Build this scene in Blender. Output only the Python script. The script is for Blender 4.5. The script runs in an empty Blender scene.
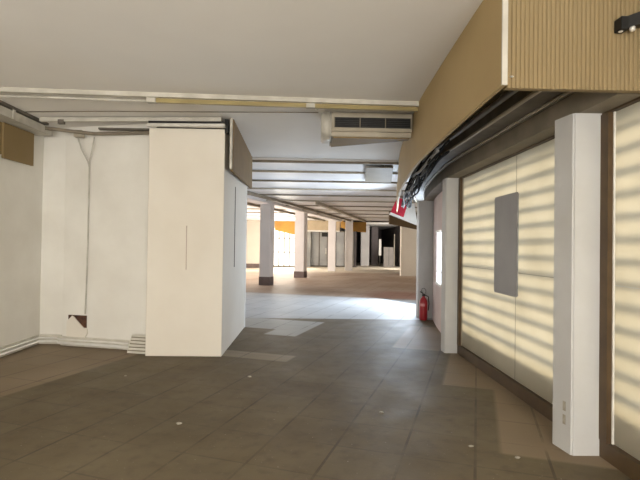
import bpy, bmesh, math, random
from mathutils import Vector, Matrix
random.seed(7)
SC = bpy.context.scene
COL = SC.collection
R = math.radians

# ------------------------------------------------------------------ camera
cam = bpy.data.cameras.new('camera'); camo = bpy.data.objects.new('camera', cam); COL.objects.link(camo)
cam.lens = 27.0; cam.sensor_width = 36.0; cam.clip_start = 0.05; cam.clip_end = 300
M = (Matrix.Translation((0, 0, 1.5)) @ Matrix.Rotation(R(-1.35), 4, 'Z')
     @ Matrix.Rotation(R(90 + 0.74), 4, 'X') @ Matrix.Rotation(R(0.8), 4, 'Z'))
camo.matrix_world = M
SC.camera = camo
SC.view_settings.view_transform = 'Standard'
SC.view_settings.look = 'None'
SC.view_settings.gamma = 1.0
SC.view_settings.use_curve_mapping = False
SC.view_settings.exposure = 0.42

# ------------------------------------------------------------------ world and light
w = bpy.data.worlds.new('sky'); SC.world = w; w.use_nodes = True
bg = w.node_tree.nodes['Background']
bg.inputs[0].default_value = (0.75, 0.87, 1.0, 1); bg.inputs[1].default_value = 2.0

sl = bpy.data.lights.new('sun', 'SUN'); sl.energy = 3.9; sl.angle = R(11); sl.color = (1.0, 0.88, 0.66)
so = bpy.data.objects.new('sun', sl); COL.objects.link(so)
so.rotation_euler = Vector((1.0, 0.22, 0.62)).to_track_quat('Z', 'Y').to_euler()

def area(name, loc, direction, sx, sy, power, color):
    l = bpy.data.lights.new(name, 'AREA'); l.shape = 'RECTANGLE'; l.size = sx; l.size_y = sy
    l.energy = power; l.color = color
    o = bpy.data.objects.new(name, l); COL.objects.link(o); o.location = loc
    o.rotation_euler = Vector(direction).to_track_quat('-Z', 'Y').to_euler()
    return o
# daylight through the shop front behind the camera
area('daylight_shop_front', (-1.2, -5.75, 1.5), (0, 1, 0.55), 5.0, 2.3, 470, (1.0, 0.965, 0.90))
area('daylight_side_windows', (1.95, -3.2, 1.35), (-1, 0.35, 0.5), 4.6, 2.2, 430, (1.0, 0.97, 0.91))
# daylight through the side windows of the bay past the third pillar
area('daylight_side_bay', (3.05, 12.35, 1.35), (-1, -0.55, -0.05), 3.6, 2.1, 290, (0.74, 0.86, 1.0))
# daylight through the tall windows at the far end, plus an unseen fill added along the windowless far side wall
area('daylight_far_windows', (-1.6, 33.0, 1.35), (0.1, -1, -0.05), 2.2, 2.2, 260, (1.0, 0.93, 0.80))
area('fill_far_side', (-5.85, 24.0, 1.4), (1, 0.0, -0.1), 9.0, 2.2, 700, (1.0, 0.90, 0.80))

area('fill_dark_room', (6.8, 32.5, 1.5), (-0.5, 1, -0.05), 2.0, 2.0, 170, (1.0, 0.94, 0.85))  # unseen fill added to brighten the narrow pillar by the dark room

# ------------------------------------------------------------------ materials
def newmat(name):
    m = bpy.data.materials.new(name); m.use_nodes = True
    nt = m.node_tree
    return m, nt, nt.nodes['Principled BSDF']

def lin(c): return tuple(((v / 255) / 12.92 if v / 255 <= .04045 else ((v / 255 + .055) / 1.055) ** 2.4) for v in c) + (1,)

def mat(name, c, c2=None, rough=0.6, scale=3.0, detail=6, metal=0.0, bump=0.0, bscale=60, spec=0.3, lo=0.35, hi=0.7, stretch=(1, 1, 1)):
    m, nt, p = newmat(name)
    N = nt.nodes; L = nt.links
    p.inputs['Roughness'].default_value = rough; p.inputs['Metallic'].default_value = metal
    p.inputs['Specular IOR Level'].default_value = spec
    if c2 is None: c2 = tuple(v * .85 for v in c[:3]) + (1,)
    tc = N.new('ShaderNodeTexCoord'); mp = N.new('ShaderNodeMapping'); L.new(tc.outputs['Object'], mp.inputs[0])
    mp.inputs['Scale'].default_value = stretch
    nz = N.new('ShaderNodeTexNoise'); nz.inputs['Scale'].default_value = scale; nz.inputs['Detail'].default_value = detail
    L.new(mp.outputs[0], nz.inputs['Vector'])
    cr = N.new('ShaderNodeValToRGB'); cr.color_ramp.elements[0].position = lo; cr.color_ramp.elements[1].position = hi
    cr.color_ramp.elements[0].color = c2; cr.color_ramp.elements[1].color = c
    L.new(nz.outputs['Fac'], cr.inputs[0]); L.new(cr.outputs[0], p.inputs['Base Color'])
    if bump:
        n2 = N.new('ShaderNodeTexNoise'); n2.inputs['Scale'].default_value = bscale
        L.new(mp.outputs[0], n2.inputs['Vector'])
        b = N.new('ShaderNodeBump'); b.inputs['Strength'].default_value = bump; b.inputs['Distance'].default_value = .01
        L.new(n2.outputs['Fac'], b.inputs['Height']); L.new(b.outputs[0], p.inputs['Normal'])
    return m

PLASTER = mat('cream_plaster', (.73, .685, .61, 1), (.68, .63, .55, 1), rough=.75, scale=1.3, bump=.15, bscale=25)
PLASTER2 = mat('grey_white_plaster', (.78, .76, .71, 1), (.70, .675, .62, 1), rough=.8, scale=1.6, bump=.15, bscale=25)
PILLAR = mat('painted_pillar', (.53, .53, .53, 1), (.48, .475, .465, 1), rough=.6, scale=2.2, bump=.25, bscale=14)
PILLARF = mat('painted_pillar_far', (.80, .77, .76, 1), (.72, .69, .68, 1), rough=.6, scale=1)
PINK = mat('pinkish_plaster', (.70, .60, .57, 1), (.60, .47, .45, 1), rough=.8, scale=1.6, bump=.2)
CEIL = mat('ceiling_paint', (.80, .775, .74, 1), (.75, .725, .69, 1), rough=.85, scale=.8)
CEILF = mat('ceiling_panel_white', (.74, .74, .75, 1), (.64, .63, .62, 1), rough=.5, scale=.6)
CARD = mat('ochre_board', (.40, .295, .145, 1), (.36, .26, .125, 1), rough=.7, scale=1.2, bump=.1)
CARD2 = mat('ochre_ribbed_board', (.28, .212, .115, 1), (.25, .185, .095, 1), rough=.7, scale=1.5)
CARDL = mat('brown_board', (.25, .18, .09, 1), (.22, .155, .07, 1), rough=.7, scale=1.5)
ORANGE = mat('orange_board', (.62, .36, .08, 1), (.50, .27, .07, 1), rough=.7, scale=1.5)
WHITEM = mat('white_lacquer', (.78, .76, .72, 1), (.66, .64, .60, 1), rough=.4, scale=4)
CREAMM = mat('cream_lacquer', (.42, .375, .30, 1), (.34, .30, .23, 1), rough=.5, scale=4)
DULLW = mat('dusty_white_lacquer', (.56, .535, .48, 1), (.44, .415, .36, 1), rough=.5, scale=6)
GOLD = mat('yellowed_plastic', (.36, .29, .13, 1), (.28, .22, .10, 1), rough=.35, scale=3)
BROWN = mat('bronze_frame', (.10, .063, .03, 1), (.07, .043, .022, 1), rough=.45, scale=5)
ALU = mat('brushed_aluminium', (.72, .70, .66, 1), (.60, .58, .54, 1), rough=.35, metal=.3, scale=8)
DARK = mat('black_metal', (.018, .017, .016, 1), (.01, .01, .01, 1), rough=.45, scale=8)
GREYD = mat('dirty_grey_metal', (.17, .15, .125, 1), (.10, .088, .07, 1), rough=.6, scale=4)
GREYM = mat('dusty_beige_duct', (.25, .21, .16, 1), (.17, .145, .105, 1), rough=.6, scale=3)
FILM = mat('grey_film', (.30, .30, .31, 1), (.27, .27, .28, 1), rough=.6, scale=3)
RED = mat('red_paint', (.42, .012, .02, 1), (.30, .01, .015, 1), rough=.3, spec=.5, scale=5)
REDS = mat('red_sign_plastic', (.62, .03, .06, 1), (.48, .02, .05, 1), rough=.35, scale=5)
RUST = mat('dark_brick_rubble', (.13, .06, .035, 1), (.05, .028, .02, 1), rough=.9, scale=18, bump=.6, bscale=30)
SKIRT = mat('scuffed_skirting', (.68, .65, .58, 1), (.52, .49, .42, 1), rough=.55, scale=6, stretch=(1, 1, 4))
PLINTH = mat('dark_plinth', (.17, .13, .12, 1), (.12, .09, .085, 1), rough=.6, scale=5)
GREYP = mat('grey_partition', (.42, .43, .43, 1), (.28, .285, .29, 1), rough=.3, scale=.8)
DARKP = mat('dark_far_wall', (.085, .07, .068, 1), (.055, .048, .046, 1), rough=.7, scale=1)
CABLE = mat('grey_cable', (.07, .068, .065, 1), (.05, .047, .045, 1), rough=.8, scale=5)
CABLEB = mat('matt_black_cable', (.012, .012, .012, 1), rough=.95, spec=.1, scale=5)
CABLEW = mat('white_cable', (.22, .215, .21, 1), (.17, .165, .16, 1), rough=.8, scale=5)
DEB = mat('plaster_chip', (.42, .39, .33, 1), (.3, .27, .22, 1), rough=.9, scale=30)

# backlit blind sheet: lets daylight through from the outside
SHEET, nt, p = newmat('translucent_window_sheet')
N = nt.nodes; L = nt.links
N.remove(p)
tr = N.new('ShaderNodeBsdfTranslucent'); df = N.new('ShaderNodeBsdfDiffuse'); mx = N.new('ShaderNodeMixShader')
tc = N.new('ShaderNodeTexCoord'); nz = N.new('ShaderNodeTexNoise'); nz.inputs['Scale'].default_value = 2.0; nz.inputs['Detail'].default_value = 5
cr = N.new('ShaderNodeValToRGB'); cr.color_ramp.elements[0].color = (.76, .71, .60, 1); cr.color_ramp.elements[1].color = (.88, .83, .72, 1)
cr.color_ramp.elements[0].position = .3; cr.color_ramp.elements[1].position = .7
L.new(tc.outputs['Object'], nz.inputs['Vector']); L.new(nz.outputs['Fac'], cr.inputs[0]); L.new(cr.outputs[0], tr.inputs[0])
df.inputs[0].default_value = (.5, .46, .38, 1); mx.inputs[0].default_value = .35
L.new(tr.outputs[0], mx.inputs[1]); L.new(df.outputs[0], mx.inputs[2]); L.new(mx.outputs[0], N['Material Output'].inputs[0])

def litmat(name, color, s):
    m, nt, p = newmat(name)
    p.inputs['Base Color'].default_value = (.6, .6, .6, 1)
    p.inputs['Emission Color'].default_value = color; p.inputs['Emission Strength'].default_value = s
    return m
LITW = litmat('daylit_frosted_pane', (.80, .90, 1.0, 1), 1.4)
LITF = litmat('daylit_far_pane', (1.0, .97, .90, 1), 1.5)

# floor: carpet tiles laid askew to the room, pale tiles where the covering is gone
FLOOR, nt, p = newmat('floor_tiles')
N = nt.nodes; L = nt.links
p.inputs['Specular IOR Level'].default_value = .2
TH = R(19.5)
tc = N.new('ShaderNodeTexCoord'); sep0 = N.new('ShaderNodeSeparateXYZ')
rot = N.new('ShaderNodeMapping'); rot.inputs['Rotation'].default_value = (0, 0, TH)
L.new(tc.outputs['Object'], rot.inputs[0]); sep = N.new('ShaderNodeSeparateXYZ'); L.new(rot.outputs[0], sep.inputs[0])
L.new(tc.outputs['Object'], sep0.inputs[0])
def mth(op, a, b=None, c=None):
    n = N.new('ShaderNodeMath'); n.operation = op
    for i, v in enumerate((a, b, c)):
        if v is None: continue
        if isinstance(v, (int, float)): n.inputs[i].default_value = v
        else: L.new(v, n.inputs[i])
    return n.outputs[0]
U, V = sep.outputs[0], sep.outputs[1]; XX, YY = sep0.outputs[0], sep0.outputs[1]
def step(v, a, s=.02):   # smooth 0..1 as v passes a
    n = N.new('ShaderNodeMapRange'); n.inputs['From Min'].default_value = a - s; n.inputs['From Max'].default_value = a + s
    L.new(v, n.inputs['Value']); return n.outputs[0]
def boxm(v1, a, b, v2, c, d, s=.02):
    m1 = mth('SUBTRACT', step(v1, a, s), step(v1, b, s)); m2 = mth('SUBTRACT', step(v2, c, s), step(v2, d, s))
    return mth('MULTIPLY', m1, m2)
def mixc(f, a, b):
    n = N.new('ShaderNodeMix'); n.data_type = 'RGBA'
    if isinstance(f, (int, float)): n.inputs['Factor'].default_value = f
    else: L.new(f, n.inputs['Factor'])
    for s, v in (('A', a), ('B', b)):
        i = [q for q in n.inputs if q.name == s and q.type == 'RGBA'][0]
        if isinstance(v, tuple): i.default_value = v
        else: L.new(v, i)
    return [q for q in n.outputs if q.type == 'RGBA'][0]
def noise(scale, detail=6, vec=None):
    n = N.new('ShaderNodeTexNoise'); n.inputs['Scale'].default_value = scale; n.inputs['Detail'].default_value = detail
    L.new(vec or tc.outputs['Object'], n.inputs['Vector']); return n.outputs['Fac']
def ramp(v, a, b):
    n = N.new('ShaderNodeMapRange'); n.inputs['From Min'].default_value = a; n.inputs['From Max'].default_value = b
    L.new(v, n.inputs['Value']); return n.outputs[0]
T = .5
fu = mth('FRACT', mth('DIVIDE', U, T)); fv = mth('FRACT', mth('DIVIDE', V, T))
def joint(f, wd=.016): return mth('GREATER_THAN', mth('ABSOLUTE', mth('SUBTRACT', f, .5)), .5 - wd)
jt = mth('MAXIMUM', joint(fu, .02), mth('MULTIPLY', joint(fv), .6))
cell = N.new('ShaderNodeCombineXYZ'); L.new(mth('FLOOR', mth('DIVIDE', U, T)), cell.inputs[0]); L.new(mth('FLOOR', mth('DIVIDE', V, T)), cell.inputs[1])
wn = N.new('ShaderNodeTexWhiteNoise'); L.new(cell.outputs[0], wn.inputs['Vector'])
dark = mixc(ramp(noise(1.1), .35, .68), (.108, .082, .047, 1), (.160, .126, .077, 1))
dark = mixc(mth('MULTIPLY', wn.outputs['Value'], .35), dark, (.17, .14, .09, 1))
dark = mixc(mth('MULTIPLY', ramp(noise(9, 8), .5, .8), .45), dark, (.065, .048, .035, 1))
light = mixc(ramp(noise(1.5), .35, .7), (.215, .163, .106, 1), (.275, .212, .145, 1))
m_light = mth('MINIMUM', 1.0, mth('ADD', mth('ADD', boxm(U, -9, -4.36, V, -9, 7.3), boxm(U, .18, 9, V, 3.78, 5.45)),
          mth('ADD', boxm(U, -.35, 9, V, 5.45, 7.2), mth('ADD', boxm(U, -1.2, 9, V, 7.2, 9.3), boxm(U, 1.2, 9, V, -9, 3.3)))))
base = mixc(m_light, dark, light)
greyish = (.40, .37, .31, 1)
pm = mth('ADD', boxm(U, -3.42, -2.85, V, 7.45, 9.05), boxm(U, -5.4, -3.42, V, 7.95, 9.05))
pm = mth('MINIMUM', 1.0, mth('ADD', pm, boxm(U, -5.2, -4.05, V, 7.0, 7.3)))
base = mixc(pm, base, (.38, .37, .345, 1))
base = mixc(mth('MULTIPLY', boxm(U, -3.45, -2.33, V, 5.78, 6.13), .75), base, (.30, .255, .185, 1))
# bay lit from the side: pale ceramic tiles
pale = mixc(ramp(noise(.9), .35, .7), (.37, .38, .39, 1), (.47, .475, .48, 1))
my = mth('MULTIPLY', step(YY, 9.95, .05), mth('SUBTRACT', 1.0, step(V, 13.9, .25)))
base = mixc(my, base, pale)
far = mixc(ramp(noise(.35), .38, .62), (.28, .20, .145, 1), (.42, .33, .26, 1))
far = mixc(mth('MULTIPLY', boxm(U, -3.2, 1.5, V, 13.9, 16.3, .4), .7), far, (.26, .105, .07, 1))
far = mixc(step(YY, 27.5, .8), far, (.62, .55, .45, 1))  # sunlit strip near the far windows, put into the floor colour
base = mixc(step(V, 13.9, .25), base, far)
jm = mth('MULTIPLY', jt, mth('MULTIPLY', ramp(noise(2.3), .3, .6), .55))
base = mixc(jm, base, (.045, .035, .026, 1))
# specks of dust
base = mixc(mth('MULTIPLY', ramp(noise(45, 2), .70, .76), .5), base, (.45, .41, .34, 1))
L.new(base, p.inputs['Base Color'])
rr = N.new('ShaderNodeMapRange'); rr.inputs['To Min'].default_value = .42; rr.inputs['To Max'].default_value = .75
L.new(noise(3), rr.inputs['Value']); L.new(rr.outputs[0], p.inputs['Roughness'])
bp = N.new('ShaderNodeBump'); bp.inputs['Strength'].default_value = .15; bp.inputs['Distance'].default_value = .01
L.new(noise(30), bp.inputs['Height']); L.new(bp.outputs[0], p.inputs['Normal'])

# ------------------------------------------------------------------ mesh helpers
class MB:
    def __init__(s): s.bm = bmesh.new()
    def box(s, x0, x1, y0, y1, z0, z1, bev=0.0):
        r = bmesh.ops.create_cube(s.bm, size=1)
        for v in r['verts']:
            v.co = Vector((x0 + (v.co.x + .5) * (x1 - x0), y0 + (v.co.y + .5) * (y1 - y0), z0 + (v.co.z + .5) * (z1 - z0)))
        if bev:
            es = list({e for v in r['verts'] for e in v.link_edges})
            bmesh.ops.bevel(s.bm, geom=es, offset=bev, segments=2, affect='EDGES', profile=.5)
        return s
    def prism(s, pts, z0, z1):   # plan polygon raised from z0 to z1 (either may be a list per corner)
        n = len(pts)
        a = [s.bm.verts.new((x, y, z0[i] if isinstance(z0, (list, tuple)) else z0)) for i, (x, y) in enumerate(pts)]
        b = [s.bm.verts.new((x, y, z1[i] if isinstance(z1, (list, tuple)) else z1)) for i, (x, y) in enumerate(pts)]
        s.bm.faces.new(a[::-1]); s.bm.faces.new(b)
        for i in range(n): s.bm.faces.new((a[i], a[(i + 1) % n], b[(i + 1) % n], b[i]))
        return s
    def profile(s, pts, ax, c0, c1):   # polygon in the plane across axis ax, pushed from c0 to c1
        def P(u, v, c): return {'x': (c, u, v), 'y': (u, c, v), 'z': (u, v, c)}[ax]
        a = [s.bm.verts.new(P(u, v, c0)) for u, v in pts]; b = [s.bm.verts.new(P(u, v, c1)) for u, v in pts]
        n = len(pts); s.bm.faces.new(a[::-1]); s.bm.faces.new(b)
        for i in range(n): s.bm.faces.new((a[i], a[(i + 1) % n], b[(i + 1) % n], b[i]))
        return s
    def sweep(s, path, sec):   # section (side offset, z) swept along a plan path of (x, y)
        rings = []
        for i, (x, y) in enumerate(path):
            a = Vector(path[max(i - 1, 0)]); b = Vector(path[min(i + 1, len(path) - 1)]); d = (b - a).normalized()
            nrm = Vector((d.y, -d.x))
            rings.append([s.bm.verts.new((x + nrm.x * o, y + nrm.y * o, z)) for o, z in sec])
        n = len(sec)
        for A, B in zip(rings, rings[1:]):
            for k in range(n): s.bm.faces.new((A[k], B[k], B[(k + 1) % n], A[(k + 1) % n]))
        s.bm.faces.new(rings[0]); s.bm.faces.new(rings[-1][::-1])
        return s
    def tube(s, pts, r, seg=8):
        pts = [Vector(q) for q in pts]; rings = []
        for i, q in enumerate(pts):
            d = (pts[min(i + 1, len(pts) - 1)] - pts[max(i - 1, 0)]).normalized()
            u = d.orthogonal().normalized() if i == 0 else (rings_u - d * rings_u.dot(d)).normalized()
            rings_u = u; v = d.cross(u)
            rr = r[i] if isinstance(r, (list, tuple)) else r
            rings.append([s.bm.verts.new(q + (u * math.cos(2 * math.pi * k / seg) + v * math.sin(2 * math.pi * k / seg)) * rr) for k in range(seg)])
        for A, B in zip(rings, rings[1:]):
            for k in range(seg):
                f = s.bm.faces.new((A[k], A[(k + 1) % seg], B[(k + 1) % seg], B[k])); f.smooth = True
        s.bm.faces.new(rings[0][::-1]); s.bm.faces.new(rings[-1])
        return s
    def lathe(s, prof, cx, cy, seg=24):
        rings = [[s.bm.verts.new((cx + r * math.cos(2 * math.pi * k / seg), cy + r * math.sin(2 * math.pi * k / seg), z)) for k in range(seg)] for r, z in prof]
        for A, B in zip(rings, rings[1:]):
            for k in range(seg):
                f = s.bm.faces.new((A[k], A[(k + 1) % seg], B[(k + 1) % seg], B[k])); f.smooth = True
        s.bm.faces.new(rings[0][::-1]); s.bm.faces.new(rings[-1])
        return s
    def build(s, name, m, parent=None, smooth=False):
        bmesh.ops.recalc_face_normals(s.bm, faces=s.bm.faces)
        me = bpy.data.meshes.new(name); s.bm.to_mesh(me); s.bm.free(); me.materials.append(m)
        if smooth:
            for q in me.polygons: q.use_smooth = True
        o = bpy.data.objects.new(name, me); COL.objects.link(o)
        if parent:
            o.parent = parent
            o.matrix_parent_inverse = Matrix.Identity(4)
            pl = Vector((0, 0, 0)); q = parent
            while q: pl += q.location; q = q.parent
            o.location = -pl + Vector((0, 0, 0))
            if parent.rotation_euler.z: o.location = (0, 0, 0)
        return o
def tag(o, label, cat, group=None):
    o['label'] = label; o['category'] = cat
    if group: o['group'] = group
    return o
def struct(o): o['kind'] = 'structure'; return o
def empty(name, loc, label, cat, group=None, rz=0):
    o = bpy.data.objects.new(name, None); COL.objects.link(o); o.location = loc; o.rotation_euler.z = rz
    o.empty_display_size = .1
    return tag(o, label, cat, group)
def spline(keys, n=40):   # smooth x(y) through keys, returns path of (x, y)
    ys = [k[0] for k in keys]; out = []
    for i in range(n + 1):
        y = ys[0] + (ys[-1] - ys[0]) * i / n
        j = max(0, min(len(keys) - 2, sum(1 for q in ys[1:] if q <= y)))
        y0, x0 = keys[j]; y1, x1 = keys[j + 1]
        def sl_(k):
            a = keys[max(k - 1, 0)]; b = keys[min(k + 1, len(keys) - 1)]; return (b[1] - a[1]) / (b[0] - a[0])
        h = y1 - y0; t = (y - y0) / h
        x = ((2 * t**3 - 3 * t**2 + 1) * x0 + (t**3 - 2 * t**2 + t) * h * sl_(j) + (-2 * t**3 + 3 * t**2) * x1 + (t**3 - t**2) * h * sl_(j + 1))
        out.append((x, y))
    return out

H = 3.2
# ------------------------------------------------------------------ structure
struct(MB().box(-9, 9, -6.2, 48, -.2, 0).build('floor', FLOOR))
struct(MB().prism([(-9, -6.2), (2.38, -6.2), (2.38, 7.0), (2.75, 9.35), (-9, 9.35)], H, H + .25).build('ceiling', CEIL))
struct(MB().prism([(-9, 9.35), (2.75, 9.35), (4.1, 14.4), (5.8, 22), (9, 26), (9, 48), (-9, 48)], H - .03, H + .25).build('ceiling_panels', CEILF))
struct(MB().box(-4.20, -3.99, -6.2, 7.35, 0, H).build('wall_left', PLASTER2))
struct(MB().prism([(-3.99, 7.27), (-3.62, 7.24), (-3.60, 7.16), (-2.18, 6.80), (-2.18, 7.3), (-3.99, 7.5)], 0, H).build('wall_back', PLASTER2))
struct(MB().box(-9, -2.18, 7.4, 7.6, 0, H).build('wall_side_room', PLASTER2))
blk = struct(MB().box(-2.165, -1.15, 6.49, 8.75, 0, 3.06, .006).build('wall_block', PLASTER))
struct(MB().box(-2.10, -1.2, 6.6, 8.5, 3.06, H).build('wall_block_head', GREYD))
struct(MB().box(-1.24, -1.145, 8.755, 8.88, 0, 2.7, .004).build('trim_1', WHITEM))
MB().tube([(-1.64, 6.487, 1.16), (-1.64, 6.487, 1.75)], .004).build('scratch_strip', mat('pink_scratch', (.45, .33, .28, 1)), blk)  # thin strips standing for faint scratches on the block
MB().tube([(-1.147, 7.46, 1.16), (-1.147, 7.46, 2.4)], .007).build('scratch_strip', GREYD, blk)
# front wall of the shop behind the viewpoint
struct(MB().box(-4.25, 2.4, -6.2, -6.0, 0, H).build('wall_front', PLASTER2))
# far room
struct(MB().box(-6.2, -6.0, 7.6, 34, 0, H).build('wall_far_left', PLASTER))
struct(MB().box(-6.0, -2.95, 32.0, 32.2, .16, H - .03).build('wall_far_end', PLASTER))
struct(MB().box(-6.0, -2.95, 31.96, 32.2, 0, .28).build('baseboard_far', PLINTH))
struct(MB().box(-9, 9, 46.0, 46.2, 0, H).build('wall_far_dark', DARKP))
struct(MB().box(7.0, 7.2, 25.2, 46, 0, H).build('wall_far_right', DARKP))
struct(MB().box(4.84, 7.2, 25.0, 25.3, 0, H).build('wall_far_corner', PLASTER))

# right hand wall : lintel, windows, pinkish wall
WP = spline([(-6, 2.165), (2, 2.165), (5, 2.165), (7.0, 2.185), (10.2, 2.66), (14.4, 3.75), (22, 5.45), (24.9, 6.1)], 90)
def wp(y):
    for (x0, y0), (x1, y1) in zip(WP, WP[1:]):
        if y0 <= y <= y1: return x0 + (x1 - x0) * (y - y0) / (y1 - y0)
    return WP[-1][0]
def sub(path, y0, y1): return [(wp(y0), y0)] + [q for q in path if y0 < q[1] < y1] + [(wp(y1), y1)]
struct(MB().sweep(WP, [(0.02, 2.53), (.22, 2.53), (.22, H), (0.02, H)]).build('wall_right', PLASTER2))
struct(MB().sweep(sub(WP, 3.04, 15), [(-.19, 2.505), (.02, 2.505), (.02, 2.68), (-.19, 2.68)]).build('trim_2', GREYM))
# window bays
def slats(y0, y1, parent):
    b = MB(); z = .42
    while z < 2.5:
        b.box(2.40, 2.415, y0 - .4, y1 + .4, z, z + .05); z += .158
    return b.build('shutter_slats', GREYD, parent)
def window(n, y0, y1, jamb0, jamb1, mid):
    X = 2.165
    f = MB()
    f.box(X - .025, X + .06, y0, y1, 0, .125)          # sill rail
    f.box(X - .02, X + .06, y0, y1, 2.492, 2.53)
    if jamb0: f.box(X - .03, X + .06, y0, y0 + jamb0, .125, 2.492)
    if jamb1: f.box(X - .03, X + .06, y1 - jamb1, y1, .125, 2.492)
    o = struct(f.build('window_%d' % n, BROWN))
    MB().box(X + .02, X + .024, y0 + jamb0, y1 - jamb1, .125, 2.492).build('pane_sheet', SHEET, o)
    bd = MB()
    bd.box(X + .006, X + .018, y0 + jamb0, y0 + jamb0 + .012, .125, 2.492)
    bd.box(X + .006, X + .018, y1 - jamb1 - .012, y1 - jamb1, .125, 2.492)
    bd.box(X + .014, X + .018, y0 + jamb0, y1 - jamb1, 1.247, 1.253)
    bd.box(X + .014, X + .0175, mid - .003, mid + .003, .125, 2.492)
    bd.build('glazing_bead', WHITEM if n == 2 else CREAMM, o)
    slats(y0, y1, o)
    return o
window(1, 3.69, 6.82, .04, .07, 5.0)
window(2, .3, 3.47, .06, .09, 1.9)
window(3, -2.9, .1, .06, .06, -1.4)
window(4, -6.0, -3.1, .06, .06, -4.5)
for k, (a, b) in enumerate(((.1, .3), (-3.1, -2.9))):
    struct(MB().box(2.0, 2.38, a, b, 0, 2.5).build('wall_pier', PLASTER2))
struct(MB().box(2.165, 2.42, 3.47, 3.69, 0, 2.5).build('wall_pier', PLASTER2))
# low kerb outside under the shutters
struct(MB().box(2.36, 2.6, -6.2, 7.1, -.2, .42).build('wall_kerb', PLASTER2))
struct(MB().box(2.5, 12, -8, 30, -.25, -.2).build('ground_outside', mat('paving', (.35, .34, .32, 1))))
# pinkish wall between 2nd and 3rd pillars with the narrow window
def rwall(name, y0, y1, z0, z1, m): return struct(MB().sweep(sub(WP, y0, y1), [(0, z0), (.2, z0), (.2, z1), (0, z1)]).build(name, m))
rwall('wall_pink', 6.9, 8.45, 0, 2.53, PINK); rwall('wall_pink', 9.35, 10.35, 0, 2.53, PINK)
rwall('wall_pink', 8.45, 9.35, 0, .80, PINK); rwall('wall_pink', 8.45, 9.35, 1.83, 2.53, PINK)
o = struct(MB().sweep(sub(WP, 8.45, 9.35), [(.02, .80), (.04, .80), (.04, 1.83), (.02, 1.83)]).build('window_5', LITW))
fr = MB()
fr.sweep(sub(WP, 8.45, 9.35), [(-.01, .80), (.02, .80), (.02, .84), (-.01, .84)]); fr.sweep(sub(WP, 8.45, 9.35), [(-.01, 1.79), (.02, 1.79), (.02, 1.83), (-.01, 1.83)])
for zz in (1.05, 1.30, 1.55): fr.sweep(sub(WP, 8.45, 9.35), [(.005, zz), (.02, zz), (.02, zz + .012), (.005, zz + .012)])
fr.build('window_bars', WHITEM, o)
# bright bay behind the third pillar
rwall('wall_bay_low', 10.35, 14.4, 0, .35, PLASTER2)
o = struct(MB().sweep(sub(WP, 10.4, 14.4), [(.08, .35), (.1, .35), (.1, 2.47), (.08, 2.47)]).build('window_6', LITW))
fr = MB()
for y in (10.4, 11.7, 13.0, 14.3): fr.box(wp(y) - .0, wp(y) + .08, y, y + .06, .35, 2.47)
fr.build('window_posts', BROWN, o)
rwall('wall_right_far', 14.4, 24.8, 0, 2.5, PLASTER2)
# skirting
struct(MB().box(-3.99, -3.965, -6, 7.25, 0, .13, .006).box(-3.99, -3.94, -6, 7.2, .035, .075, .01).build('baseboard_left', SKIRT))
struct(MB().prism([(-3.97, 7.215), (-3.63, 7.205), (-3.61, 7.13), (-2.22, 6.777), (-2.22, 6.84), (-3.58, 7.19), (-3.6, 7.27), (-3.97, 7.29)], 0, .13)
       .prism([(-3.95, 7.19), (-3.65, 7.18), (-3.63, 7.105), (-2.22, 6.75), (-2.22, 6.84), (-3.58, 7.19), (-3.6, 7.27), (-3.95, 7.29)], .045, .085).build('baseboard_back', SKIRT))

t = empty('skirting_pipe', (-3.9, 6, .09), 'white pipe running along the skirting round the wall corner', 'pipe')
MB().tube([(-3.935, -1, .055), (-3.935, 7.14, .055), (-3.66, 7.13, .055), (-3.61, 7.06, .055), (-2.50, 6.785, .055)], .018).build('lower_pipe', WHITEM, t)
MB().tube([(-3.935, -1, .105), (-3.935, 7.14, .105), (-3.66, 7.13, .105), (-3.61, 7.06, .105), (-2.50, 6.785, .105)], .014).build('upper_pipe', WHITEM, t)
# ceiling joints in the hall beyond
for i, y in enumerate([9.38, 10.65, 12.2, 13.9, 15.6, 17.5, 19.6, 21.8, 24.2, 27.0]):
    struct(MB().box(-6.0, wp(min(y, 24.8)) - .6 if y < 14 else 6.5, y, y + .07, H - .07, H - .03).build('trim_%d' % (i + 3), GREYM if i % 2 == 0 else CREAMM))
    struct(MB().box(-6.0, wp(min(y, 24.8)) - .6 if y < 14 else 6.5, y + .12, y + .16, H - .045, H - .03).build('trim_%d' % (i + 13), DARKP if i % 2 else GREYD))
t = empty('ochre_ceiling_board', (1.3, 10, 3.1), 'flat tan board against the ceiling of the hall next to the curved board', 'panel')
MB().prism([(1.12, 9.60), (1.68, 9.60), (2.02, 11.8), (1.37, 11.8)], 3.095, 3.11).build('board', mat('pale_tan', (.21, .175, .12, 1)), t)
MB().box(1.5, 1.52, 9.7, 11.5, 3.11, 3.17).build('hanger', GREYD, t)
# lowered beam lines running obliquely from pillar to pillar
def beam(a, b, wd, z0, name, m):
    a = Vector(a); b = Vector(b); d = (b - a).normalized(); n = Vector((d.y, -d.x)) * wd / 2
    return struct(MB().prism([tuple(a - n), tuple(a + n), tuple(b + n), tuple(b - n)], z0, H - .03).build(name, m))
beam((-3.6, 11.2), (1.9, 30.0), .36, 3.06, 'trim_30', PILLARF)
beam((-4.4, 12.2), (1.0, 30.5), .10, 3.08, 'trim_31', GREYM)
beam((-2.1, 14.2), (2.6, 30.0), .10, 3.08, 'trim_32', GREYM)
beam((0.3, 18.0), (3.5, 30.0), .14, 3.06, 'trim_33', CREAMM)

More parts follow.
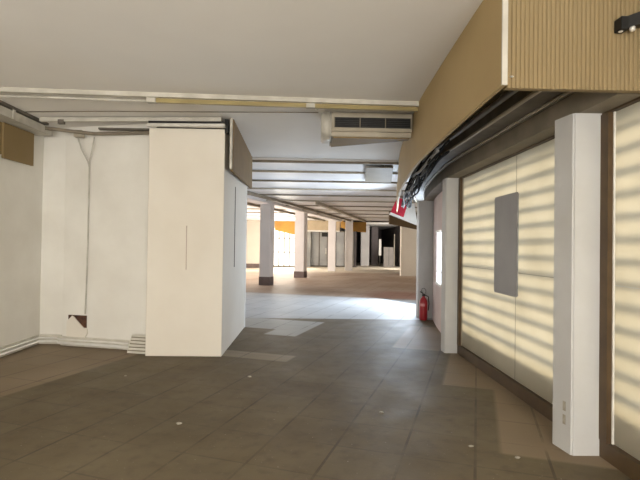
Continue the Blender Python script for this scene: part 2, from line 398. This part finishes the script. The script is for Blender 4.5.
# ------------------------------------------------------------------ pillars
def pillar(label, pts, z1, m, group=None, plinth=None):
    cx = sum(q[0] for q in pts) / len(pts); cy = sum(q[1] for q in pts) / len(pts)
    t = empty('pillar', (cx, cy, 0), label, 'pillar', group)
    b = MB().prism(pts, 0, z1)
    es = [e for e in b.bm.edges if abs(e.verts[0].co.z - e.verts[1].co.z) > .5]
    bmesh.ops.bevel(b.bm, geom=es, offset=.012, segments=3, affect='EDGES')
    b.build('shaft', m, t)
    if plinth:
        k = 1.04
        MB().prism([(cx + (x - cx) * k, cy + (y - cy) * k) for x, y in pts], 0, plinth).build('plinth', PLINTH, t)
    return t
def rect(x0, x1, y0, y1, a=0):
    cx, cy = (x0 + x1) / 2, (y0 + y1) / 2; c, s = math.cos(a), math.sin(a)
    return [(cx + (x - cx) * c - (y - cy) * s, cy + (x - cx) * s + (y - cy) * c) for x, y in ((x0, y0), (x1, y0), (x1, y1), (x0, y1))]
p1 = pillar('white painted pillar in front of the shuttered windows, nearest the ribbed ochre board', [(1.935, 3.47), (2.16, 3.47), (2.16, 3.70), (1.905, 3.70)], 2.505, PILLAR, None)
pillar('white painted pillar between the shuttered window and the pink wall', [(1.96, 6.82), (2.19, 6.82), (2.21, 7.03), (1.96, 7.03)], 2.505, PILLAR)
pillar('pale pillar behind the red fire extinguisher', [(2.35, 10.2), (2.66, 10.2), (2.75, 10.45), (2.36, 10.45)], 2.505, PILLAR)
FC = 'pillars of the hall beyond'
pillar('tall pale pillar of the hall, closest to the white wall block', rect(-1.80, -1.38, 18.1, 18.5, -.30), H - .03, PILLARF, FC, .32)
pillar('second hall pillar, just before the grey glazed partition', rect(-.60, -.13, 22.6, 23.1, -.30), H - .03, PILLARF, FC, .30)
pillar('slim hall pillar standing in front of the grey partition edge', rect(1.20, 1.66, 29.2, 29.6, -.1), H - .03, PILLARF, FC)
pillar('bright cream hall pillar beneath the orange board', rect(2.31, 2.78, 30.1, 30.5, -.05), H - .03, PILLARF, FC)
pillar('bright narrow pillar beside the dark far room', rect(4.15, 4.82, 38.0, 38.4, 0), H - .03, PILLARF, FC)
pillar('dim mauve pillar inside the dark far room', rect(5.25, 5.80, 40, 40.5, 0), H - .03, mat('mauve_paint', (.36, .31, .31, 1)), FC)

# ------------------------------------------------------------------ ochre boards
FK = [(2.90, 1.165), (3.6, 1.18), (4.6, 1.215), (5.6, 1.265), (6.8, 1.39), (8.6, 1.62), (11.5, 2.12), (13.8, 2.52)]
FP = spline(FK, 60)
t = empty('curved_valance', (1.2, 2.93, 2.5), 'long curved ochre board hung from the ceiling along the window side', 'valance')
MB().sweep(FP, [(0, 2.5), (.03, 2.5), (.03, H), (0, H)]).build('board', CARD, t)
MB().prism([(1.164, 2.885), (1.198, 2.885), (1.198, 2.899), (1.164, 2.899)], 2.5, H).build('white_edge', DULLW, t)['label'] = 'white painted end edge'
# ribbed board facing the viewpoint
b = MB(); n = 34; x0 = 1.215; pitch = .0275; ring = []
pts = []
for i in range(n * 8 + 1):
    x = x0 + i * pitch / 8; ph = (i % 8) / 8
    pts.append((x, 2.945 - .010 * max(0, math.sin(ph * 2 * math.pi)) ** .5 if True else 0))
back = [(pts[-1][0], 2.975), (pts[0][0], 2.975)]
va = [b.bm.verts.new((x, y, 2.5)) for x, y in pts]; vb = [b.bm.verts.new((x, y, H)) for x, y in pts]
for i in range(len(pts) - 1): b.bm.faces.new((va[i], va[i + 1], vb[i + 1], vb[i]))
ba = [b.bm.verts.new((x, y, 2.5)) for x, y in back]; bb = [b.bm.verts.new((x, y, H)) for x, y in back]
b.bm.faces.new((va[-1], ba[0], bb[0], vb[-1])); b.bm.faces.new((ba[0], ba[1], bb[1], bb[0])); b.bm.faces.new((ba[1], va[0], vb[0], bb[1]))
b.bm.faces.new(va + ba); b.bm.faces.new(vb + bb)
t = empty('ribbed_panel', (1.7, 3.0, 2.5), 'vertically ribbed ochre board above the nearest white pillar', 'panel')
b.build('board', CARD2, t)
MB().box(1.215, 2.15, 2.976, 2.99, 2.5, 2.53).build('bottom_batten', CARDL, t)
MB().lathe([(.004, 2.56), (.012, 2.562), (.012, 2.566), (.003, 2.57)], 1.24, 2.925, 12).build('screw', ALU, t)
# black bracket on ribbed panel
t = empty('wall_bracket', (1.93, 2.97, 3.0), 'black metal bracket sticking out of the ribbed ochre board', 'bracket')
MB().box(1.885, 1.935, 2.86, 2.934, 2.85, 2.93, .005).build('socket', DARK, t)
MB().prism([(1.92, 2.87), (1.93, 2.925), (2.15, 2.86), (2.14, 2.80)], [2.865, 2.865, 2.90, 2.90], [2.93, 2.93, 3.0, 3.0]).build('arm', DARK, t)
MB().lathe([(.008, 2.845), (.014, 2.85), (.014, 2.858), (.008, 2.862)], 1.905, 2.90, 12).build('screw', ALU, t)
MB().lathe([(.010, 2.845), (.016, 2.85), (.016, 2.87), (.010, 2.875)], 1.965, 2.88, 12).build('screw', ALU, t)

# left ochre board
t = empty('ochre_side_board', (-3.96, 5.5, 2.58), 'ochre board hung high on the wall under the cable tray', 'panel')
MB().prism([(-3.975, 4.0), (-3.95, 4.0), (-3.945, 6.22), (-3.97, 6.22)], 2.62, 3.03).build('long_board', CARDL, t)
MB().prism([(-3.945, 6.22), (-3.92, 6.22), (-3.90, 6.86), (-3.925, 6.86)], 2.575, 3.03).build('end_board', CARDL, t)
# board on the side of block
t = empty('corner_valance', (-1.05, 6.5, 2.5), 'ochre board hung beside the corner of the white block', 'valance')
MB().prism([(-1.07, 6.50), (-1.035, 6.50), (-1.11, 9.3), (-1.145, 9.3)], [2.5, 2.5, 2.59, 2.59], H).build('board', mat('deep_ochre_board', (.21, .135, .055, 1), rough=.8), t)
MB().prism([(-1.075, 6.44), (-1.045, 6.44), (-1.045, 6.50), (-1.075, 6.50)], 2.52, H).build('white_batten', DULLW, t)
MB().box(-1.149, -1.101, 6.46, 6.52, 3.0, 3.19).build('black_bracket', DARK, t)

# ------------------------------------------------------------------ ceiling services
def lamp_rail():
    t = empty('ceiling_conduit', (-1.4, 5.35, 3.1), 'long white and yellowed strip running across the ceiling in front of the air unit', 'conduit')
    # slightly oblique to the room
    def y(x): return 5.30 + (x + 4.0) * .045
    def seg(xa, xb, dy0, dy1, z0, z1): return MB().prism([(xa, y(xa) + dy0), (xb, y(xb) + dy0), (xb, y(xb) + dy1), (xa, y(xa) + dy1)], z0, z1)
    seg(-4.05, 1.30, 0, .05, 3.15, H).build('white_batten', DULLW, t)
    seg(-1.78, 1.30, .055, .10, 3.105, 3.15).build('yellow_channel', GOLD, t)['label'] = 'yellowed plastic channel'
    b = MB(); b.tube([(-4.0, y(-4.0) + .08, 3.115), (-2.9, y(-2.9) + .08, 3.125), (-1.8, y(-1.8) + .08, 3.12)], .014); b.build('white_tube', DULLW, t)
    for x in (-1.80, .0):
        MB().prism([(x - .05, y(x) + .03), (x + .05, y(x) + .03), (x + .05, y(x) + .11), (x - .05, y(x) + .11)], 3.10, 3.17).build('clip', DULLW, t)
    MB().tube([(.12, y(.1) + .04, 3.16), (.12, y(.1) + .12, 3.13), (.07, y(0) + .12, 3.10)], .01).build('wire_end', DULLW, t)
lamp_rail()
# ceiling air unit
t = empty('air_conditioning_unit', (.72, 6.1, 2.9), 'beige ceiling air unit with a dark front grille', 'air conditioner')
b = MB().prism([(.27, 6.02), (1.285, 6.02), (1.285, 6.20), (.27, 6.70)], 2.90, 3.19)
for v in b.bm.verts:
    if v.co.z < 3 and v.co.y < 6.1: v.co.y += .05
b.prism([(.27, 6.02), (1.285, 6.02), (1.285, 6.07), (.27, 6.07)], 2.955, 3.19)
b.build('casing', CREAMM, t)
b = MB().profile([(6.00, 3.195), (6.00, 2.97), (6.09, 2.87), (6.45, 2.88), (6.45, 3.195)], 'x', .14, .268)
bmesh.ops.bevel(b.bm, geom=list(b.bm.edges), offset=.02, segments=3, affect='EDGES')
b.build('end_cap', DULLW, t, True)
MB().box(.30, 1.272, 6.005, 6.018, 3.00, 3.125).build('grille', DARK, t)['label'] = 'dark slotted air grille'
b = MB()
for i in range(5): b.box(.30, 1.272, 5.997, 6.006, 3.012 + i * .024, 3.016 + i * .024)
b.build('grille_slats', DARK, t)
b = MB()
for x in (.30, .62, .94, 1.262): MB().box(x, x + .01, 5.992, 6.006, 3.0, 3.125).build('grille_divider', GREYM, t)
MB().prism([(.29, 6.10), (1.27, 6.10), (1.27, 6.18), (.29, 6.68)], 2.885, 2.90).build('base_plate', CARDL, t)
# left tray
t = empty('cable_tray', (-3.8, 5, 3.08), 'white metal cable tray along the top of the side wall', 'cable tray')
MB().box(-3.985, -3.75, -2, 7.05, 3.045, 3.055).box(-3.76, -3.745, -2, 7.05, 3.045, 3.15).build('tray', DULLW, t)
MB().box(-3.98, -3.78, -1.5, 6.9, 3.056, 3.10).box(-3.97, -3.72, -1.5, 6.9, 3.165, 3.199).build('cables', GREYD, t)
for y in (2.5, 4.85, 6.1): MB().box(-3.744, -3.73, y, y + .05, 3.05, 3.198).build('hanger', DULLW, t)
MB().tube([(-3.7, 6.3, 3.19), (-2.6, 6.2, 3.192), (-1.2, 6.12, 3.19), (.1, 6.05, 3.19)], .006).build('thin_wire', GREYM, t)
# pipes along back wall head
t = empty('head_rail', (-2.6, 6.6, 3.1), 'white boxed rail along the ceiling above the back wall and block', 'rail')
MB().prism([(-3.66, 6.55), (-1.18, 6.36), (-1.18, 6.41), (-3.66, 6.60)], 3.135, 3.19).build('white_rail', DULLW, t)
MB().prism([(-2.15, 6.40), (-1.13, 6.36), (-1.13, 6.44), (-2.15, 6.46)], 3.105, 3.133).build('black_track', DARK, t)
MB().prism([(-2.17, 6.395), (-1.13, 6.35), (-1.13, 6.44), (-2.17, 6.445)], 3.065, 3.10).build('aluminium_track', ALU, t)
MB().box(-3.40, -3.32, 6.52, 6.57, 3.10, 3.16).build('clamp', GREYD, t)
t = empty('wall_conduit', (-3.2, 6.9, 0), 'thin grey pipe running down the back wall above the broken hole', 'pipe')
cb = MB(); cb.tube([(-3.62, 6.62, 3.06), (-3.3, 6.80, 3.06), (-3.06, 6.86, 3.05), (-2.2, 6.73, 3.05)], .025); cb.build('horizontal_pipe', GREYM, t)
D = -.19
MB().box(-3.16 + D, -3.04 + D, 6.85, 6.95, 3.0, 3.10, .008).build('junction_box', CREAMM, t)
MB().tube([(-3.13 + D, 6.92, 3.02), (-3.09 + D, 6.95, 2.85), (-3.02 + D, 7.01, 2.68), (-3.01 + D, 7.035, 2.60), (-3.01 + D, 7.035, 1.5), (-3.025 + D, 7.04, .62), (-3.03 + D, 7.04, .47)], .011).build('drop_pipe', DULLW, t)
MB().tube([(-2.90 + D, 6.93, 3.02), (-2.94 + D, 6.95, 2.82), (-3.00 + D, 7.01, 2.68), (-3.01 + D, 7.035, 2.60)], .009).build('branch_pipe', DULLW, t)
MB().box(-2.95, -2.2, 6.73, 6.80, 3.085, 3.11).build('cable_strip', GREYD, t)

# services above windows
struct(MB().sweep(sub(WP, 3.04, 14.5), [(-.40, 2.72), (-.19, 2.70), (-.19, 2.86), (-.40, 2.88)]).build('trim_40', GREYD))
t = empty('service_pipes', (1.9, 4, 2.7), 'dusty pipes running above the windows behind the curved board', 'pipe')
def wpoff(y0, y1, off, z, n=40): return [(wp(y0 + (y1 - y0) * i / n) + off, y0 + (y1 - y0) * i / n, z) for i in range(n + 1)]
MB().tube(wpoff(3.1, 13.5, -.22, 2.69), .016).build('pipe', CREAMM, t)
MB().tube(wpoff(3.1, 13.5, -.44, 2.70), .018).build('pipe', CREAMM, t)
MB().tube(wpoff(3.1, 13.5, -.53, 2.78), .03).build('pipe', GREYD, t)
# bundled cables
def fx(y):
    for (x0, y0), (x1, y1) in zip(FP, FP[1:]):
        if y0 <= y <= y1: return x0 + (x1 - x0) * (y - y0) / (y1 - y0)
    return FP[-1][0]
t = empty('cable_bundle', (1.4, 6, 2.5), 'sagging bundle of black and grey cables beneath the curved ochre board', 'cables')
for k in range(16):
    r1 = random.random(); ph = random.random() * 6; off = .06 + .20 * random.random(); am = .012 + .02 * random.random(); zz = 2.50 + .10 * random.random()
    y0 = random.choice([3.3, 4.2, 4.8, 5.5, 6.0]) if k % 8 == 0 else 4.5 + random.random() * 1.6; ptsc = []
    for i in range(50):
        y = y0 + (12.0 - y0) * i / 49; grow = min(1, max(0, (y - 4.5) / 3))
        ptsc.append((fx(y) + .05 + off * (.6 + .5 * grow) + am * math.sin(y * 2.1 + ph), y, zz - .05 * grow * math.sin(y * 1.3 + ph) ** 2 + am * math.sin(y * 3.7 + ph * 2)))
    MB().tube(ptsc, .010 + .008 * random.random(), 6).build('cable', (CABLEB, CABLEB, CABLE, CABLEB, CABLEB, CABLE, CABLEB, CABLEW)[k % 8], t)

# red and white sign panel at the bend
t = empty('hanging_sign', (2.8, 14, 2.1), 'tilted red and white panel hanging at the far end of the curved board', 'sign')
b = MB().profile([(2.39, 2.50), (2.60, 2.93), (3.08, 2.76), (3.17, 2.21), (3.13, 2.18)], 'y', 13.97, 14.05); b.build('white_face', WHITEM, t)
MB().profile([(2.37, 2.51), (2.58, 2.97), (2.90, 2.84), (2.76, 2.38)], 'y', 13.95, 13.969).build('red_face', REDS, t)['label'] = 'red half of the panel'
MB().profile([(2.35, 2.46), (2.38, 2.52), (3.18, 2.21), (3.18, 2.15)], 'y', 13.93, 14.07).build('white_rim', WHITEM, t)
MB().tube([(2.72, 14.01, 2.85), (2.72, 14.01, 3.17)], .012).build('hanger', DARK, t)
t = empty('dark_fascia', (5.2, 20.2, 2.3), 'dark brown fascia spanning over the pale far corner behind the red panel', 'fascia')
MB().prism([(3.45, 20.5), (5.0, 20.5), (5.0, 20.7), (3.45, 20.7)], [2.50, 2.22, 2.22, 2.50], [3.05, 3.0, 3.0, 3.05]).build('board', mat('dark_brown_board', (.12, .08, .04, 1), rough=.8), t)
MB().box(3.8, 3.86, 20.55, 20.65, 3.0, 3.17).build('hanger', DARK, t); MB().box(4.9, 4.96, 20.55, 20.65, 2.95, 3.17).build('hanger', DARK, t)

# ------------------------------------------------------------------ film, hole, flap, extinguisher
b = MB().profile([(4.90 + a, 1.0 + c) for a, c in ((.02, 0), (.58, 0), (.60, .02), (.60, 1.07), (.58, 1.09), (.02, 1.09), (0, 1.07), (0, .02))], 'x', 2.145, 2.163)
tag(b.build('grey_board', FILM), 'tall grey board fixed on the shuttered window', 'board')
t = empty('broken_wall_hole', (-3.05, 6.93, .3), 'square hole with broken plaster low in the back wall beneath the pipe', 'wall hole')
def wy(x): return 7.16 + (x + 3.60) * (-.36 / 1.42)
b = MB()
xs = (-3.32, -3.02)
b.prism([(-3.50, wy(-3.50) - .012), (-3.20, wy(-3.20) - .012), (-3.20, wy(-3.20) + .004), (-3.50, wy(-3.50) + .004)], .27, .445).build('rubble', RUST, t)
def wpoly(pts, d, name, m):
    b = MB(); a = [b.bm.verts.new((x, wy(x) - d, z)) for x, z in pts]; c = [b.bm.verts.new((x, wy(x) - .002, z)) for x, z in pts]
    n = len(pts); b.bm.faces.new(a); b.bm.faces.new(c[::-1])
    for i in range(n): b.bm.faces.new((a[i], a[(i + 1) % n], c[(i + 1) % n], c[i]))
    return b.build(name, m, t)
wpoly([(-3.52 , .09), (-3.52, .35), (-3.43, .44), (-3.40, .42), (-3.24, .27), (-3.19, .26), (-3.18, .19), (-3.24, .09)], .025, 'plaster_flap', PLASTER)
t = empty('leaning_grille', (-2.3, 6.7, 0), 'small scuffed metal grille leaning against the wall next to the white block', 'grille')
b = MB().prism([(-2.47, 6.66), (-2.19, 6.60), (-2.19, 6.63), (-2.47, 6.69)], 0, .23)
for v in b.bm.verts:
    if v.co.z > .1: v.co.x += .03 if v.co.x < -2.3 else 0; v.co.y += .09
b.build('plate', SKIRT, t)
b = MB()
for i in range(5):
    z = .03 + i * .042; yy = .09 * z / .23
    b.prism([(-2.46 + .13 * z, 6.648 + yy), (-2.19, 6.588 + yy), (-2.19, 6.60 + yy), (-2.46 + .13 * z, 6.66 + yy)], z, z + .012)
b.build('louvres', GREYM, t)

t = empty('fire_extinguisher', (2.46, 9.93, 0), 'red fire extinguisher standing on the floor against the pale pillar', 'fire extinguisher')
ex, ey = 2.40, 9.93
MB().lathe([(.07, 0), (.082, .01), (.083, .03), (.083, .36), (.078, .40), (.055, .445), (.03, .465), (.028, .49)], ex, ey).build('cylinder', RED, t)
MB().lathe([(.025, .49), (.032, .495), (.032, .53), (.02, .54)], ex, ey, 16).build('valve', DARK, t)
MB().tube([(ex, ey, .53), (ex - .03, ey - .02, .56), (ex - .075, ey - .03, .585)], .010).build('lever', DARK, t)
MB().tube([(ex, ey, .53), (ex - .045, ey, .60), (ex - .03, ey, .65), (ex + .02, ey, .655), (ex + .05, ey, .61), (ex + .045, ey, .55)], .009).build('handle', CABLEW, t)
MB().tube([(ex + .02, ey, .52), (ex + .10, ey - .01, .48), (ex + .112, ey - .02, .34), (ex + .098, ey - .02, .20)], .011).build('hose', DARK, t)
b = MB(); seg = 8
va = []
for i in range(seg + 1):
    a = R(-150 + i * 70 / seg + 0); va.append((ex + .0845 * math.cos(a), ey + .0845 * math.sin(a)))
fa = [b.bm.verts.new((x, y, .29)) for x, y in va]; fb = [b.bm.verts.new((x, y, .345)) for x, y in va]
for i in range(seg): b.bm.faces.new((fa[i], fa[i + 1], fb[i + 1], fb[i]))
b.build('label_sticker', mat('pinkish_label', (.75, .35, .33, 1), (.7, .3, .3, 1)), t)

# two faint paper stickers low on the nearest pillar
for i, (z0, z1) in enumerate(((.20, .27), (.30, .37))):
    MB().prism([(1.918, 3.565), (1.923, 3.535), (1.9255, 3.535), (1.9205, 3.565)], z0, z1).build('paper_sticker', DEB, p1)
    
# ------------------------------------------------------------------ far end
# tall windows
o = struct(MB().box(-2.5, -.95, 34.0, 34.05, .1, 2.75).build('window_7', LITF))
fr = MB()
for x in (-2.5, -2.12, -1.75, -1.38, -1.0): fr.box(x, x + .06, 33.9, 34.0, 0, 2.75)
for z in (.05, 1.02, 2.0): fr.box(-2.5, -.95, 33.92, 34.0, z, z + .05)
fr.build('window_bars', GREYM, o)
struct(MB().box(-3.0, -.9, 34.06, 34.2, 0, H).build('wall_far_back', PLASTER))
t = empty('orange_blind', (-1.7, 33, 2.4), 'slanted orange board above the bright tall windows', 'blind')
MB().prism([(-2.3, 32.6), (-.95, 32.6), (-.95, 32.7), (-2.3, 32.7)], [2.55, 2.25, 2.25, 2.55], H - .04).build('board', ORANGE, t)
struct(MB().box(-2.95, -2.6, 32.5, 34.0, 0, H).build('wall_far_jamb', PLASTER))
struct(MB().box(-.95, .15, 34.6, 34.7, 0, 3.15).build('wall_grey_side', GREYP))
t = empty('glazed_partition', (1.1, 35, 0), 'grey glazed partition with double doors between hall pillars', 'partition')
MB().box(.15, 3.3, 35.05, 35.08, .1, 2.6).build('glass', GREYP, t)
b = MB()
for x in (.15, .75, 1.35, 1.95, 2.6, 3.25): b.box(x, x + .06, 35.0, 35.1, 0, 2.62)
b.box(.15, 3.3, 35.0, 35.1, 2.55, 2.64).box(.15, 3.3, 35.0, 35.1, 0, .1)
b.build('frame', GREYD, t)
for x in (1.27, 1.45): MB().tube([(x, 34.95, .95), (x, 34.93, 1.0), (x, 34.93, 1.3), (x, 34.95, 1.35)], .035).build('door_handle', WHITEM, t)
MB().box(.95, 1.9, 34.96, 34.99, 2.2, 2.5).build('door_closer_box', DARK, t)
t = empty('tan_fascia', (1, 31, 2.5), 'pale tan fascia over the grey glazed partition', 'fascia')
MB().box(-.5, 2.0, 31.0, 31.15, 2.53, H - .04).build('board', mat('pale_tan_board', (.55, .45, .31, 1), (.48, .39, .26, 1)), t)
MB().box(-.5, 2.0, 30.97, 31.15, 2.44, 2.53).build('lower_strip', WHITEM, t)
t = empty('orange_fascia', (3, 30.9, 2.5), 'orange brown fascia above the bright cream hall pillar', 'fascia')
MB().prism([(2.05, 30.65), (2.6, 30.65), (3.75, 31.3), (3.75, 31.5), (2.05, 31.1)], [2.72, 2.5, 2.45, 2.45, 2.72], H - .04).build('board', ORANGE, t)
# dark far room
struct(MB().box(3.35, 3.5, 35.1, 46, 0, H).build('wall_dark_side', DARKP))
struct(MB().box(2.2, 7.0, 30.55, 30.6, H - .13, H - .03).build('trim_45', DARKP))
t = empty('storage_cabinet', (6.1, 36.7, 0), 'pale grey cabinet standing in the dark far room', 'cabinet')
MB().box(5.75, 6.5, 36.5, 36.9, 0, 1.5, .02).build('body', mat('grey_cabinet', (.30, .27, .25, 1)), t)
MB().box(6.12, 6.14, 36.48, 36.5, .1, 1.45).build('door_gap', DARK, t)
MB().box(6.52, 6.58, 36.5, 36.6, 0, 2.5).build('post', CREAMM, t)
t = tag(MB().box(5.42, 5.60, 36.9, 36.95, .85, 2.1).build('white_notice', WHITEM), 'narrow white notice board on a post in the dark far room', 'sign')
MB().tube([(5.51, 36.97, 0), (5.51, 36.97, 2.1)], .025).build('post', GREYD, t)

# ------------------------------------------------------------------ crumbs on floor
CR = [(-2.97, 4.66, .03, 'largest white plaster crumb lying on the brown tiles near the side wall'),
      (-1.06, 4.05, .022, 'white plaster crumb alone on the brown tiles in front of the white block'),
      (-.65, 5.5, .02, 'tiny white crumb close to the base of the white block on the brown floor'),
      (.68, 4.35, .018, 'tiny crumb in the middle of the brown floor, facing the hall'),
      (1.25, 3.62, .018, 'small crumb on the dark tiles by the edge of the paler tile strip'),
      (-2.05, 5.5, .014, 'tiny crumb on brown tiles before the leaning grille'),
      (1.52, 3.43, .018, 'small crumb beside the base of the nearest white pillar')]
for x, y, s, lab in CR:
    b = MB(); bmesh.ops.create_icosphere(b.bm, subdivisions=2, radius=s)
    for v in b.bm.verts: v.co = Vector((x + v.co.x * random.uniform(.8, 1.3), y + v.co.y * random.uniform(.6, 1.1), max(0, s * .3 + v.co.z * .45)))
    tag(b.build('plaster_crumb', DEB), lab, 'debris', 'plaster crumbs on the floor')
